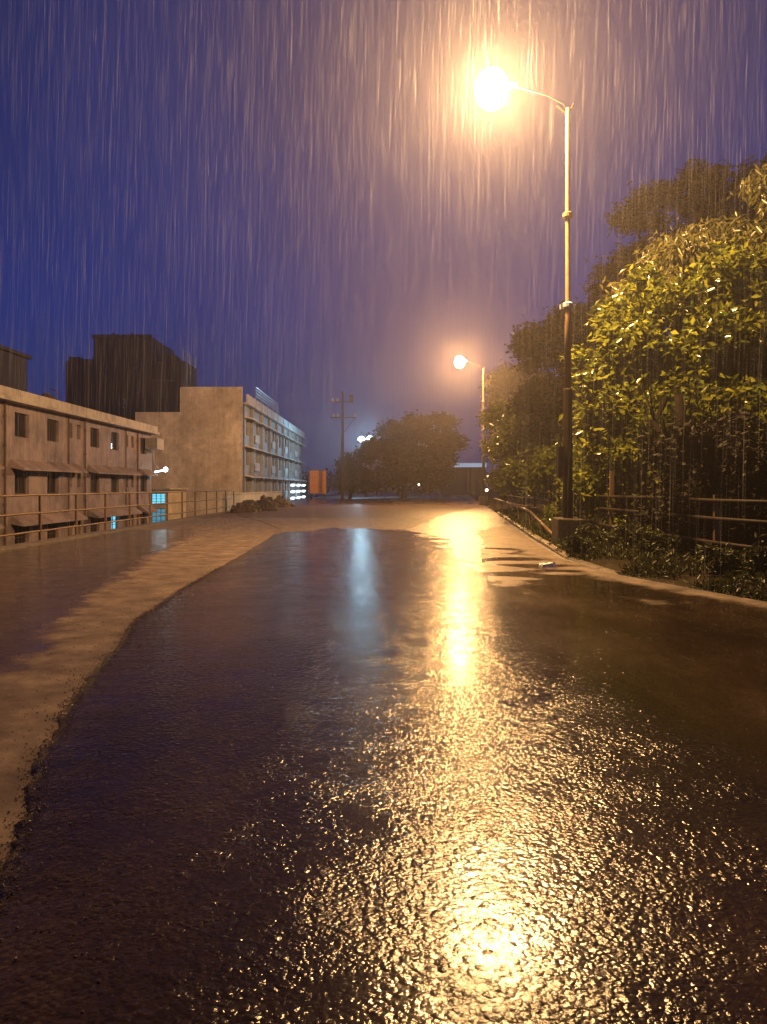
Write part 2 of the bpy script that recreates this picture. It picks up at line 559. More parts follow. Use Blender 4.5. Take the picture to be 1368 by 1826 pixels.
# kerb on the right (stones butted in one casting) and parapet kerb under the left railing
mb = MB()
def kh(y): return .1*min(1, max(.05, (y-12.5)/7))
ky = list(np.arange(13, 44, 1.0))
for a, b in zip(ky, ky[1:]):
    b2 = b-.03
    mb.hexa([(kerb_x(a), a, -.1), (kerb_x(a)+.16, a, -.1), (kerb_x(b2)+.16, b2, -.1), (kerb_x(b2), b2, -.1),
             (kerb_x(a)+.02, a, kh(a)), (kerb_x(a)+.16, a, kh(a)+.02), (kerb_x(b2)+.16, b2, kh(b2)+.02), (kerb_x(b2)+.02, b2, kh(b2))])
struct(mb.build('kerb', M['kerb']))
mb = MB()
mb.box(-9.35, -8.95, -10, 135, -.2, .05)
struct(mb.build('edge_kerb', M['kerb']))
# ------------------------------------------------------------------ left railing
def railing():
    t = thing('roadside_railing', 'wet steel pipe railing with three rails along the left road edge', 'railing', (-9.1, 30, 0.09))
    ps = [47 - 2.41*k for k in range(17)]
    for y in ps:
        mb = MB(); mb.box(-9.13, -9.07, y-.03, y+.03, .085, 1.26)
        mb.build('post', M['rail'], t)
    for z in (1.28, .81, .33):
        mb = MB()
        pts = [(-9.1+.008*math.sin(y*1.7), y, z+.006*math.sin(y*2.3)) for y in np.arange(8, 47.1, 1.2)]
        mb.tube(pts, .027, 8)
        mb.build('rail', M['rail'], t, True)
railing()

# ------------------------------------------------------------------ buildings
def add_window(t, face, a0, a1, z0, z1, plane, lit=None, rec=.22, mull=1, sign=1, grille=False):
    """window set back in an opening. face 'x': plane x=plane, runs along y. face 'y': plane y=plane, runs along x"""
    fr = MB(); w = .06
    def bx(mb, u0, u1, za, zb, d0, d1):
        if face == 'x': mb.box(min(plane-d0*sign, plane-d1*sign), max(plane-d0*sign, plane-d1*sign), u0, u1, za, zb)
        else: mb.box(u0, u1, min(plane+d0*sign, plane+d1*sign), max(plane+d0*sign, plane+d1*sign), za, zb)
    d0, d1 = rec-.05, rec+.03
    bx(fr, a0, a0+w, z0, z1, d0, d1); bx(fr, a1-w, a1, z0, z1, d0, d1)
    bx(fr, a0+w, a1-w, z0, z0+w, d0, d1); bx(fr, a0+w, a1-w, z1-w, z1, d0, d1)
    for k in range(mull):
        u = a0+(a1-a0)*(k+1)/(mull+1); bx(fr, u-.025, u+.025, z0+w, z1-w, d0, d1)
    if grille:
        for k in range(1, 4):
            z = z0+(z1-z0)*k/4; bx(fr, a0+w, a1-w, z-.015, z+.015, d0+.01, d0+.03)
    f = fr.build('window', M['frame'], t)
    pn = MB(); bx(pn, a0+w*.5, a1-w*.5, z0+w*.5, z1-w*.5, rec, rec+.012)
    pn.build('pane', lit or M['pane'], f)
    return f

def wall_open(mb, face, plane, u0, u1, z0, z1, ops, depth=.25, sign=1):
    us = sorted({u0, u1} | {o[0] for o in ops} | {o[1] for o in ops})
    zs = sorted({z0, z1} | {o[2] for o in ops} | {o[3] for o in ops})
    def pt(u, z, d=0):
        return (plane-d*sign, u, z) if face == 'x' else (u, plane+d*sign, z)
    for a, b in zip(us, us[1:]):
        for c, d in zip(zs, zs[1:]):
            if any(o[0] <= a and b <= o[1] and o[2] <= c and d <= o[3] for o in ops): continue
            mb.quad(pt(a, c), pt(b, c), pt(b, d), pt(a, d))
    for a, b, c, d in ops:
        mb.quad(pt(a, c), pt(b, c), pt(b, c, depth), pt(a, c, depth))
        mb.quad(pt(a, d), pt(b, d), pt(b, d, depth), pt(a, d, depth))
        mb.quad(pt(a, c), pt(a, d), pt(a, d, depth), pt(a, c, depth))
        mb.quad(pt(b, c), pt(b, d), pt(b, d, depth), pt(b, c, depth))
        # back of the recess
        mb.quad(pt(a, c, depth), pt(b, c, depth), pt(b, d, depth), pt(a, d, depth))

def pink_building():
    X = -18.0; Y0, Y1 = 22.0, 60.0; TOP = 5.55
    t = thing('apartment_block', 'pinkish stained three storey block with rows of dark windows behind the left railing', 'building', (-24, 41, LOW))
    cols = []
    for base in (27.9, 37.75, 47.5, 57.3):
        cols += [(base, base+1.5, 0), (base+3.65, base+5.1, 0), (base+6.6, base+7.0, 1), (base+7.7, base+8.2, 1)]
    cols = [c for c in cols if c[1] < Y1-.6] + [(23.9, 25.3, 0)]
    rows = [(3.95, 5.15), (1.12, 2.3), (-1.65, -.42)]
    ops = []
    for a, b, sm in cols:
        for r, (z0, z1) in enumerate(rows):
            ops.append((a, b, z0+(.35 if sm else 0), z1))
    mb = MB()
    wall_open(mb, 'x', X, Y0, Y1, LOW, TOP, ops)
    mb.quad((X, Y1, LOW), (X-12, Y1, LOW), (X-12, Y1, TOP), (X, Y1, TOP))
    mb.quad((X-12, Y0, LOW), (X, Y0, LOW), (X, Y0, TOP), (X-12, Y0, TOP))
    mb.quad((X-12, Y0, LOW), (X-12, Y1, LOW), (X-12, Y1, TOP), (X-12, Y0, TOP))
    mb.build('wall', M['pink'], t)
    for a, b, z0, z1 in ops:
        lit = None
        if 51 < a < 52 and z0 < -1: lit = M['cyanlit']
        f = add_window(t, 'x', a, b, z0, z1, X, lit, mull=1 if b-a > 1 else 0, grille=(z0 < 0))
        if lit: f['label'] = 'bright cyan lit window in the lowest row'
    # lamp seen through a top window
    lb = MB(); lb.box(X-.20, X-.17, 51.45, 51.7, 4.05, 4.4)
    lb.build('lit_lamp', M['white_tube'], t)
    # projecting roof slab and parapet
    mb = MB(); mb.box(X-12.4, X+.55, Y0-.3, Y1+.3, TOP, TOP+.16)
    mb.build('roof_slab', M['slab'], t)
    mb = MB()
    mb.box(X+.25, X+.42, Y0-.2, Y1+.2, TOP+.16, TOP+.62)
    mb.box(X-12.2, X-12.0, Y0-.2, Y1+.2, TOP+.16, TOP+.62)
    mb.box(X-12.0, X+.25, Y1+.03, Y1+.2, TOP+.16, TOP+.62)
    mb.build('parapet', M['slab'], t)
    # sloping sunshades above the two lower rows, in sections
    for z in (2.42, -.30):
        for a, b in ((27.4, 35.4), (37.3, 45.4), (47.1, 55.6), (56.9, 59.6)):
            mb = MB()
            mb.hexa([(X+.002, a, z), (X+.65, a, z-.12), (X+.65, b, z-.12), (X+.002, b, z),
                     (X+.002, a, z+.42), (X+.65, a, z-.02), (X+.65, b, z-.02), (X+.002, b, z+.42)])
            mb.build('sunshade', M['pink'], t)
    for y in (26.9, 36.6, 46.45, 56.4):
        mb = MB(); mb.tube([(X+.09, y, LOW), (X+.09, y, TOP)], .055, 8)
        for z in np.arange(LOW+1, TOP, 1.4): mb.tube([(X+.09, y, z), (X+.09, y, z+.12)], .075, 8)
        mb.build('drain_pipe', M['pipe'], t)
    for y in (44.1, 53.9):
        mb = MB(); mb.tube([(X+.06, y, LOW), (X+.06, y, TOP)], .04, 6)
        mb.build('drain_pipe', M['pipe'], t)
    # service bracket box on the far corner and its lamp
    mb = MB(); mb.box(X+.01, X+.9, 58.4, 60.2, 4.35, 5.2); mb.build('corner_balcony', M['slab'], t)
    # roof clutter
    a = thing('roof_room', 'dark flat roofed room standing on the left end of the pinkish block roof', 'building', (-25, 43, TOP+.16))
    mb = MB(); mb.box(-27.5, -21.2, 40, 46, TOP+.16, 9.1); mb.box(-27.7, -21.0, 39.8, 46.2, 9.1, 9.3)
    mb.build('wall', M['darkwall'], a)
    mb = MB(); mb.box(-23.0, -21.3, 39.8, 39.99, TOP+.6, 7.3); mb.build('doorway', M['pane'], a)
    k = thing('roof_railing', 'thin pipe guard rail on top of the dark roof room at far left', 'railing', (-24, 43, 9.3))
    mb = MB()
    for x in np.arange(-27.5, -21.1, .9): mb.tube([(x, 40, 9.3), (x, 40, 9.9)], .025, 5)
    for z in (9.6, 9.9): mb.tube([(-27.5, 40, z), (-21.2, 40, z)], .025, 5)
    mb.build('rail', M['darkpole'], k)
    for i, (x0, x1, y0, y1, zz, lb) in enumerate([(-25.6, -21.0, 47.2, 50.2, 6.9, 'blue tarpaulin roofed shed on the block roof right of the dark roof room'),
                                        (-23.4, -20.0, 52.0, 55.5, 6.75, 'low blue tarpaulin roofed shed on the block roof, the farther of two')]):
        s = thing('roof_shed', lb, 'shed', ((x0+x1)/2, (y0+y1)/2, TOP+.16))
        mb = MB(); mb.box(x0+.1, x1-.1, y0+.1, y1-.1, TOP+.16, zz-.3); mb.build('wall', M['darkwall'], s)
        mb = MB(); mb.hexa([(x0, y0, zz-.3), (x1, y0, zz-.45), (x1, y1, zz-.45), (x0, y1, zz-.3), (x0, y0, zz+.25), (x1, y0, zz-.35), (x1, y1, zz-.35), (x0, y1, zz+.25)])
        mb.build('roof', M['blue'], s)
    # water tank with its pipe
    s = thing('water_tank', 'small round dark water tank on the roof edge between two blue sheds', 'tank', (-19.9, 50.8, TOP+.16))
    mb = MB(); mb.lathe([(.5, 0), (.52, .1), (.5, .5), (.52, .55), (.5, 1.0), (.42, 1.2), (.2, 1.32), (.2, 1.4), (.05, 1.42)], 16, (-20.2, 46.4, TOP+.16))
    mb.build('tank_body', M['pipe'], s)
    mb = MB(); mb.tube([(-19.6, 46.4, TOP+.16), (-19.6, 46.4, 7.2), (-20.0, 46.4, 7.4)], .04, 6); mb.build('pipe', M['pipe'], s)
pink_building()

def tube_light():
    t = thing('tube_light', 'glowing tube light with round bulb on the far corner of the pinkish block', 'lamp', (-17.9, 60.3, 2.6))
    mb = MB(); mb.tube([(-17.85, 60.35, 2.66), (-17.2, 60.35, 2.78)], .05, 8); mb.build('tube', M['white_tube'], t)
    mb = MB(); mb.lathe([(.01, -.2), (.13, -.14), (.18, 0), (.13, .14), (.01, .2)], 12, (-17.0, 60.35, 2.85)); mb.build('bulb', M['white_tube'], t)
    mb = MB(); mb.tube([(-17.93, 60.35, 5.2), (-17.93, 60.35, 3.4), (-17.55, 60.35, 2.95)], .035, 6); mb.build('bracket', M['paleslab'], t)
tube_light()

def annex():
    t = thing('stair_annex', 'low annex with large cyan lit windows between the pinkish block and the beige block', 'building', (-20, 68, LOW))
    X0, X1, Y0 = -23.5, -18.4, 66.0
    ops = [(-19.85, -18.65, .0, .95), (-19.85, -18.65, -1.7, -.35)]
    mb = MB(); wall_open(mb, 'y', Y0, X0, X1, LOW, 1.25, ops)
    mb.quad((X1, Y0, LOW), (X1, 72, LOW), (X1, 72, 1.25), (X1, Y0, 1.25))
    mb.quad((X0, Y0, LOW), (X0, 72, LOW), (X0, 72, 1.25), (X0, Y0, 1.25))
    mb.build('wall', M['beige'], t)
    mb = MB(); mb.box(X0-.2, X1+.25, Y0-.3, 72, 1.25, 1.40); mb.build('roof', M['slab'], t)
    for i, (a, b, c, d) in enumerate(ops):
        add_window(t, 'y', a, b, c, d, Y0, M['cyanlit'] if i == 0 else M['cyandim'], mull=2, grille=True)
annex()

def beige_building():
    t = thing('beige_block', 'large beige three storey block with stained blank end wall beyond the railing end', 'building', (-19, 104, LOW))
    X = -14.0; XL = -20.0; Y0, Y1 = 76.6, 133.0; TOP = 9.7
    cols = []
    y = Y0+2.2
    while y < Y1-3:
        cols.append((y, y+1.7)); y += 3.1
    rows = [(6.75, 8.35), (3.75, 5.35), (.6, 2.4)]
    ops = [(a, b, z0, z1) for a, b in cols for z0, z1 in rows]
    mb = MB(); wall_open(mb, 'x', X, Y0, Y1, LOW, TOP, ops, .35); mb.build('wall', M['grey'], t)
    mb = MB()
    mb.quad((XL, Y0-.001, LOW), (X, Y0-.001, LOW), (X, Y0-.001, 11.4), (XL, Y0-.001, 11.4))
    mb.quad((-24.6, Y0-.001, LOW), (XL, Y0-.001, LOW), (XL, Y0-.001, 8.9), (-24.6, Y0-.001, 8.9))
    mb.box(XL, X, Y0, Y0+.35, TOP, 11.4)
    mb.box(XL-.16, XL+.02, Y0+.01, Y0+8, 8.5, 11.35)
    mb.build('end_wall', M['beige'], t)
    mb = MB(); mb.box(XL, X-.36, Y0+.36, Y1, LOW, TOP-.02); mb.build('core', M['beige'], t)
    mb = MB(); mb.box(-24.6, XL-.01, Y0+.36, Y0+14, LOW, 8.9); mb.build('lower_wing', M['beige'], t)
    for k, (a, b, z0, z1) in enumerate(ops):
        lit = None
        if 106 < a < 109.2 and z0 < 1: lit = M['cyanlit']
        if 100 < a < 104 and z0 < 1: lit = None
        f = add_window(t, 'x', a, b, z0, z1, X, lit, rec=.30, mull=1)
    # roof slab, parapet panels
    mb = MB(); mb.box(XL, X+.6, Y0+.37, Y1+.2, TOP, TOP+.2); mb.build('roof_slab', M['paleslab'], t)
    y = Y0+.5
    while y < Y1-1:
        mb = MB(); mb.box(X+.32, X+.47, y, min(y+5.0, Y1), TOP+.2, TOP+1.05); mb.build('parapet_panel', M['paleslab'], t); y += 5.6
    # sunshades: pale sloping slabs at every floor
    for z in (5.55, 8.5, 2.6):
        y = Y0+1.4
        while y < Y1-4:
            mb = MB(); L = 5.2
            mb.hexa([(X+.002, y, z), (X+.8, y, z-.18), (X+.8, y+L, z-.18), (X+.002, y+L, z), (X+.002, y, z+.14), (X+.8, y, z-.06), (X+.8, y+L, z-.06), (X+.002, y+L, z+.14)])
            mb.build('sunshade', M['paleslab'], t); y += 6.2
    # projecting piers and balcony boxes between windows
    y = Y0+5.1
    while y < Y1-3:
        mb = MB(); mb.box(X+.002, X+.30, y-.18, y+.18, LOW, TOP); mb.build('pier', M['grey'], t); y += 6.2
    for y in (Y0+.25, Y0+30):
        mb = MB(); mb.tube([(X+.12, y, LOW), (X+.12, y, TOP+.1)], .07, 8); mb.build('drain_pipe', M['pipe'], t)
    for y in np.arange(Y0+8.3, Y1-8, 12.4):
        for z0 in (.2, 3.3, 6.3):
            mb = MB(); mb.box(X+.32, X+.42, y-2.6, y+.0, z0-.1, z0+.75); mb.build('balcony_front', M['paleslab'], t)
    # four rail steel railing on the roof edge
    r = thing('terrace_railing', 'bright four rail steel railing on the roof edge of the beige block', 'railing', (-13.7, 88, TOP+.2))
    for k, z in enumerate((10.95, 11.25, 11.55, 11.85)):
        mb = MB(); mb.tube([(X+.75, 80.3, z), (X+.75, 97, z)], .045, 6); mb.build('rail', M['silver'], r)
    for y in np.arange(80.3, 97.1, 4.15):
        mb = MB(); mb.box(X+.70, X+.80, y-.04, y+.04, TOP-.1, 11.85); mb.build('post', M['silver'], r)
beige_building()

def lit_louvres():  # slanted bright glints on louvre panes, built as glowing slabs
    for i in range(3):
        for j in range(3):
            y = 112 + j*7.5
            z = 1.7 - i*.95 + .0
            t = thing('lit_louvre', ('nearest', 'middle', 'farthest')[j] + ' of three slanted glowing louvre panes in the ' + ('top', 'middle', 'bottom')[i] +
                      ' row of the far facade', 'lamp', (-13.5, y, z), 'nine small glowing louvre panes in three rows on the far facade')
            mb = MB()
            mb.hexa([(-13.5, y, z-.12), (-13.0, y, z-.2), (-13.0, y+2.2, z+.0), (-13.5, y+2.2, z+.05),
                     (-13.5, y, z+.1), (-13.0, y, z), (-13.0, y+2.2, z+.2), (-13.5, y+2.2, z+.25)])
            mb.build('lit_pane', M['louvrewhite'], t)
            mb = MB(); mb.box(-13.99, -13.51, y+.2, y+1.0, z-.06, z+.04); mb.build('bracket', M['silver'], t)
M['louvrewhite'] = emit('white_louvre_glow', (.7, .88, 1.0), 2.2)
lit_louvres()

def tower_building():
    t = thing('stepped_tower', 'dark stepped tower block rising behind the pinkish block roof', 'building', (-27, 100, LOW))
    D = 92
    def X(px): return (px-684)*D/F
    def Z(py): return CH+(HY-py)*D/F
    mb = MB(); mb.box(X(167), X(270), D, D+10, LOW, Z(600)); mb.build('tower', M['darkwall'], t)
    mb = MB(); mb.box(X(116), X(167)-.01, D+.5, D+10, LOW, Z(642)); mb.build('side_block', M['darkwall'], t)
    # receding wing to the right
    mb = MB(); a = X(270)+.01
    mb.box(a, a+3.7, D+.4, D+7, LOW, Z(636)-.4); mb.box(a+1.0, a+2.4, D+1.5, D+4, Z(636)-.41, Z(636)+.5); mb.build('rear_wing', M['darkwall'], t)
    for px, py, w, h in ((205, 712, 24, 16), (185, 650, 12, 18), (240, 650, 12, 18), (240, 690, 12, 18)):
        mb = MB(); mb.box(X(px), X(px+w), D-.06, D-.01, Z(py+h), Z(py)); mb.build('window', M['pane'], t)
    mb = MB(); mb.box(X(165), X(272), D-.2, D-.01, Z(604), Z(597)); mb.build('parapet', M['darkwall'], t)
    for px in (120, 140, 160):
        mb = MB(); mb.tube([(X(px), D+1, Z(642)), (X(px), D+1, Z(632))], .05, 5); mb.build('roof_stub', M['darkpole'], t)
    for k, (px, w_, lb) in enumerate([(186, .9, 'left'), (222, 1.1, 'right')]):
        tk = thing('roof_tank', lb + ' dark round water tank on top of the stepped tower', 'tank', (X(px), D+3, Z(600)), 'round tanks on the tower roof')
        mb = MB(); mb.lathe([(w_*.95, 0), (w_, .15), (w_, 1.0), (w_*.8, 1.25), (w_*.3, 1.4), (.2, 1.45), (.2, 1.6)], 16, (X(px), D+3.2, Z(603)-.4)); mb.build('tank_body', M['pipe'], tk)
    for k, (x0_, x1_, zt) in enumerate([(116, 135, 634), (140, 158, 638)]):
        mb = MB(); mb.box(X(x0_), X(x1_), D+1, D+3, Z(642), Z(zt)); mb.build('roof_block', M['darkwall'], t)
    mb = MB()
    for zz in (Z(680), Z(760)): mb.box(a+.02, a+2.6, D+.2, D+.39, zz, zz+.25)
    for px in (118, 150, 172, 210, 255): mb.box(X(px), X(px)+.2, D-.12, D-.02, LOW, Z(646 if px < 167 else 604))
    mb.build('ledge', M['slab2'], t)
    r = thing('roof_ladder', 'pale slanted bars on top of the dark tower roof', 'railing', (X(262), D+2, Z(600)))
    for k in range(3):
        mb = MB(); mb.tube([(X(246), D+1, Z(590+5*k)), (X(268), D+11, Z(600+5*k)-.3)], .05, 5); mb.build('rail', M['silver'], r)
    mb = MB(); mb.tube([(X(249), D+1, Z(600)), (X(249), D+1, Z(589))], .05, 5); mb.build('post', M['silver'], r)
    r = thing('roof_handrail', 'pale sloping handrail on the right wing of the dark tower', 'railing', (a+2, D+6, Z(640)))
    zr = Z(636)-.4
    for k in range(4):
        mb = MB(); mb.tube([(a+3.6, D+.6, zr+.3*(k+.6)), (a+3.6, D+6.8, zr+.3*(k+.6))], .05, 5); mb.build('rail', M['silver'], r)
    for yy in (D+.6, D+3.7, D+6.8):
        mb = MB(); mb.tube([(a+3.6, yy, zr), (a+3.6, yy, zr+1.5)], .05, 5); mb.build('post', M['silver'], r)
tower_building()

# ------------------------------------------------------------------ street lamps
def point(name, loc, col, intensity, radius, parent):
    l = bpy.data.lights.new(name, 'POINT'); l.color = col
    l.energy = intensity*4*math.pi*1.15
    l.shadow_soft_size = radius; l.use_soft_falloff = False
    o = bpy.data.objects.new(name, l); sc.collection.objects.link(o)
    o.parent = parent; o.location = parent_world(parent).inverted() @ Vector(loc)
    return o
def street_lamp(x, y, label, near):
    t = thing('street_lamp', label, 'street lamp', (x, y, 0.08), 'sodium street lamps along the right kerb')
    H = 11.0
    mb = MB()
    # tapering base block with worn edges
    w = .35
    mb.hexa([(x-w, y-w, -.05), (x+w, y-w, -.05), (x+w, y+w, -.05), (x-w, y+w, -.05),
             (x-w+.03, y-w+.03, .72), (x+w-.02, y-w+.03, .70), (x+w-.03, y+w-.02, .74), (x-w+.03, y+w-.03, .73)])
    b = mb.build('base', M['base'], t)
    mod = b.modifiers.new('Bevel', 'BEVEL'); mod.width = .03; mod.segments = 2
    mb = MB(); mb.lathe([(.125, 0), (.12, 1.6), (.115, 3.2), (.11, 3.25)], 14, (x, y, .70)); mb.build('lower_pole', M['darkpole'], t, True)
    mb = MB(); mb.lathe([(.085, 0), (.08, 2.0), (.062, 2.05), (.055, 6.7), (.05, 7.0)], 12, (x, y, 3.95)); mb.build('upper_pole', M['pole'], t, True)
    for z in (5.95, 8.2):
        mb = MB(); mb.lathe([(.085, 0), (.13, .03), (.13, .12), (.085, .15)], 12, (x, y, z))
        if z < 6: mb.box(x+.09, x+.19, y-.05, y+.03, z+.03, z+.1); mb.box(x-.19, x-.09, y-.03, y+.05, z-.02, z+.1)
        mb.build('clamp', M['paleslab'] if z < 6 else M['pole'], t)
    mb = MB(); mb.box(x-.27, x-.12, y-.16, y+.10, 1.75, 2.15+.35); f = mb.build('junction_box', M['darkpole'], t)
    # arm reaching over the road
    mb = MB(); mb.tube([(x, y, 10.90), (x-.12, y, 11.05), (x-.5, y, 11.25), (x-1.45, y, 11.52)], .010, 8); mb.build('arm', M['arm'], t, True)
    mb = MB(); mb.tube([(x-.28, y, 11.02), (x, y, 10.78), (x+.14, y, 11.05)], .028, 6); mb.build('brace', M['darkpole'], t)
    # luminaire: shallow cap with a big glowing bowl
    lx, lz = x-1.9, 11.42
    mb = MB(); mb.box(lx+.40, lx+.62, y-.06, y+.06, lz+.05, lz+.14); mb.build('lamp_head', M['silver'], t)
    prof = [(.43*math.sin(R(a)), -.50*math.cos(R(a))) for a in (3, 25, 45, 65, 90, 115, 135, 155, 177)]
    mb = MB(); mb.lathe(prof, 14, (lx, y, lz)); mb.build('lamp_bowl', M['lamp'] if near else M['lampfar'], t, True)
    point('bulb_light', (lx, y, lz), LAMP_COL if near else FAR_COL, LAMP if near else .85*LAMP, .53, t)
    return t
street_lamp(4.6, 19.3, 'tall near street lamp on a square concrete base with glaring orange light', True)
street_lamp(7.95, 61.5, 'smaller looking distant street lamp glowing above the right hand trees', False)

# ------------------------------------------------------------------ floodlight behind the centre tree, power pole, board, far canopy
def floodlight():
    x, y, z = P(653, 783, 112)
    t = thing('floodlight', 'blue white floodlight on a mast shining behind the central tree', 'lamp', (x, y, -.03))
    mb = MB(); mb.lathe([(.16, 0), (.12, z-.3)], 10, (x, y, -.03)); mb.build('mast', M['darkpole'], t)
    for dx, dz in ((-.65, 0), (.55, .12)):
        mb = MB(); mb.lathe([(.05, -.34), (.40, -.2), (.48, 0), (.40, .2), (.05, .34)], 12, (x+dx, y-.2, z+dz)); mb.build('lamp_glass', M['floodlit'], t)
    for dx, dz in ((-.65, 0), (.55, .12)): point('flood_light', (x+dx, y-.2, z+dz), (.42, .78, 1.0), 240, .55, t)
    mb = MB(); mb.box(x-1, x+.9, y-.04, y+.04, z-.48, z-.38); mb.build('crossbar', M['darkpole'], t)
floodlight()

def power_pole():
    D = 86; x = P(611, 700, D).x
    top = P(611, 698, D).z
    t = thing('power_pole', 'slim power pole with two crossarms left of the central tree', 'pole', (x, D, -.03))
    mb = MB(); mb.lathe([(.19, 0), (.15, top*.6), (.11, top)], 10, (x, D, 0)); mb.build('pole', M['darkpole'], t)
    for py, l, r_ in ((717, 25, 17), (745, 22, 25)):
        z = P(0, py, D).z
        mb = MB(); mb.box(x-l*D/F, x+r_*D/F, D-.22, D-.12, z-.06, z+.06); c = mb.build('crossarm', M['darkpole'], t)
        mb = MB()
        for dx in (-l*.7, -l*.35, r_*.9):
            mb.lathe([(.06, 0), (.11, .08), (.06, .16), (.11, .24), (.05, .36)], 8, (x+dx*D/F, D-.17, z+.06))
        mb.build('insulator', M['slab'], c)
    z = P(0, 712, D).z
    mb = MB(); mb.box(x+.75, x+1.2, D-.3, D+.1, z-.4, z+.5); mb.build('fuse_box', M['darkpole'], t)
    mb = MB(); mb.tube([(x, D-.2, P(0, 775, D).z), (x+1.3, D-.1, P(0, 746, D).z)], .03, 5); mb.build('stay', M['darkpole'], t)
power_pole()

def board():
    D = 93; c = P(567, 860, D)
    t = thing('blank_signboard', 'plain orange upright board on dark legs beyond the beige block', 'sign', (c.x, D, 0))
    mb = MB(); mb.box(c.x-.98, c.x+.98, D-.05, D+.05, P(0, 880, D).z, P(0, 839, D).z); b = mb.build('panel', M['board'], t)
    mb = MB(); z0, z1 = P(0, 880, D).z, P(0, 839, D).z
    mb.box(c.x-1.04, c.x-.985, D-.09, D+.09, z0-.05, z1+.05); mb.box(c.x+.985, c.x+1.04, D-.09, D+.09, z0-.05, z1+.05)
    mb.box(c.x-.98, c.x+.98, D-.09, D+.09, z1+.003, z1+.05); mb.box(c.x-.98, c.x+.98, D-.09, D+.09, z0-.05, z0-.003)
    mb.build('panel_frame', M['frame'], t)
    for dx in (-.8, .8):
        mb = MB(); mb.box(c.x+dx-.06, c.x+dx+.06, D+.1, D+.2, 0, z1-.2); mb.build('leg', M['darkpole'], t)
board()

def far_canopy():
    D = 138; a = P(786, 826, D); b = P(858, 833, D)
    t = thing('far_canopy', 'long low canopy with glowing bluish edge right of the central tree', 'shelter', ((a.x+b.x)/2, D, 0))
    mb = MB(); mb.box(a.x, b.x+1, D, D+.2, b.z, a.z); mb.build('fascia', M['canopyglow'], t)
    mb = MB(); mb.box(a.x-.2, b.x+1.2, D+.21, D+7, a.z-.1, a.z+.15); mb.build('roof', M['grey'], t)
    for x in np.linspace(a.x+.3, b.x+.7, 4):
        mb = MB(); mb.box(x-.1, x+.1, D+.5, D+.7, 0, a.z-.1); mb.build('post', M['darkpole'], t)
    mb = MB(); mb.box(a.x, b.x+1, D+6.6, D+6.9, 0, a.z-.1); mb.build('back_wall', M['darkwall'], t)
far_canopy()
def bulb(px, py, D, label):
    c = P(px, py, D)
    t = thing('bollard_lamp', label, 'lamp', (c.x, c.y, 0))
    mb = MB(); mb.tube([(c.x, c.y, 0), (c.x, c.y, c.z-.1)], .05, 6); mb.build('post', M['darkpole'], t)
    mb = MB(); mb.lathe([(.02, -.1), (.1, -.04), (.1, .05), (.02, .1)], 8, (c.x, c.y, c.z)); mb.build('bulb', M['warmdot'], t)
bulb(868, 874, 58, 'small warm bulb on a short post at the foot of the distant street lamp')
bulb(747, 864, 92, 'tiny warm bulb on a short post in front of the central tree')

# low wall + heaps at the end of the railing
def heaps():
    specs = [(-8.0, 45.0, .75, .80, 'dark brown rubble heap at the far end of the left railing'),
             (-7.1, 47.5, .55, .45, 'small dark rubble heap next to the railing-end heap'),
             (-7.9, 51.5, .95, .85, 'middle dark rubble heap along the left edge past the railing'),
             (-7.5, 56.5, .9, .8, 'farthest dark rubble heap along the left edge past the railing')]
    for k, (x, y, w, h, lb) in enumerate(specs):
        mb = MB(); rr = random.Random(k)
        for i in range(38):
            a = rr.uniform(0, 6.28); q = rr.random()**.6; s = rr.uniform(.10, .26)
            px, py = x+math.cos(a)*w*q, y+math.sin(a)*w*1.2*q
            pz = max(.04, h*(1-q**1.5)*rr.uniform(.5, 1.0))
            n0 = len(mb.v)
            R3 = Matrix.Rotation(rr.uniform(0, 3), 3, 'X') @ Matrix.Rotation(rr.uniform(0, 3), 3, 'Z')
            pts = []
            for dx, dy, dz in ((-1,-1,-1),(1,-1,-1),(1,1,-1),(-1,1,-1),(-1,-1,1),(1,-1,1),(1,1,1),(-1,1,1)):
                v = R3 @ Vector((dx*s*rr.uniform(.6, 1.1), dy*s*rr.uniform(.6, 1.1), dz*s*rr.uniform(.5, 1)))
                pts.append((px+v.x, py+v.y, pz+v.z))
            mb.hexa(pts)
        # solid core mound
        mb.lathe([(w*.95, 0), (w*.8, h*.35), (w*.5, h*.7), (w*.12, h*.85)], 14, (x, y, -.01))
        tag(mb.build('rubble_heap', M['soil']), lb, 'rubble', 'rubble heaps past the railing end')
heaps()
mb = MB(); mb.box(-10.2, -9.9, 49, 75, -.5, 1.0)
mb.box(-10.25, -9.85, 49, 75, 1.0, 1.08)
tag(mb.build('boundary_wall', M['grey']), 'low grey boundary wall below the beige block facade', 'wall')
# litter
mb = MB(); c = G(976, 1014)
for dx, dy, z, s in ((0, 0, .05, .13), (.09, .05, .06, .09), (-.08, .06, .04, .08)):
    x, y = c[0]+dx, c[1]+dy
    mb.hexa([(x-s, y-s*.6, z-.04), (x+s*.8, y-s*.7, z-.03), (x+s, y+s*.6, z-.04), (x-s*.7, y+s*.7, z-.02),
             (x-s*.7, y-s*.5, z+.03), (x+s*.6, y-s*.5, z+.06), (x+s*.8, y+s*.4, z+.04), (x-s*.6, y+s*.5, z+.05)])
tag(mb.build('crumpled_paper', M['paper']), 'crumpled pale paper litter on the verge in front of the near lamp base', 'litter')

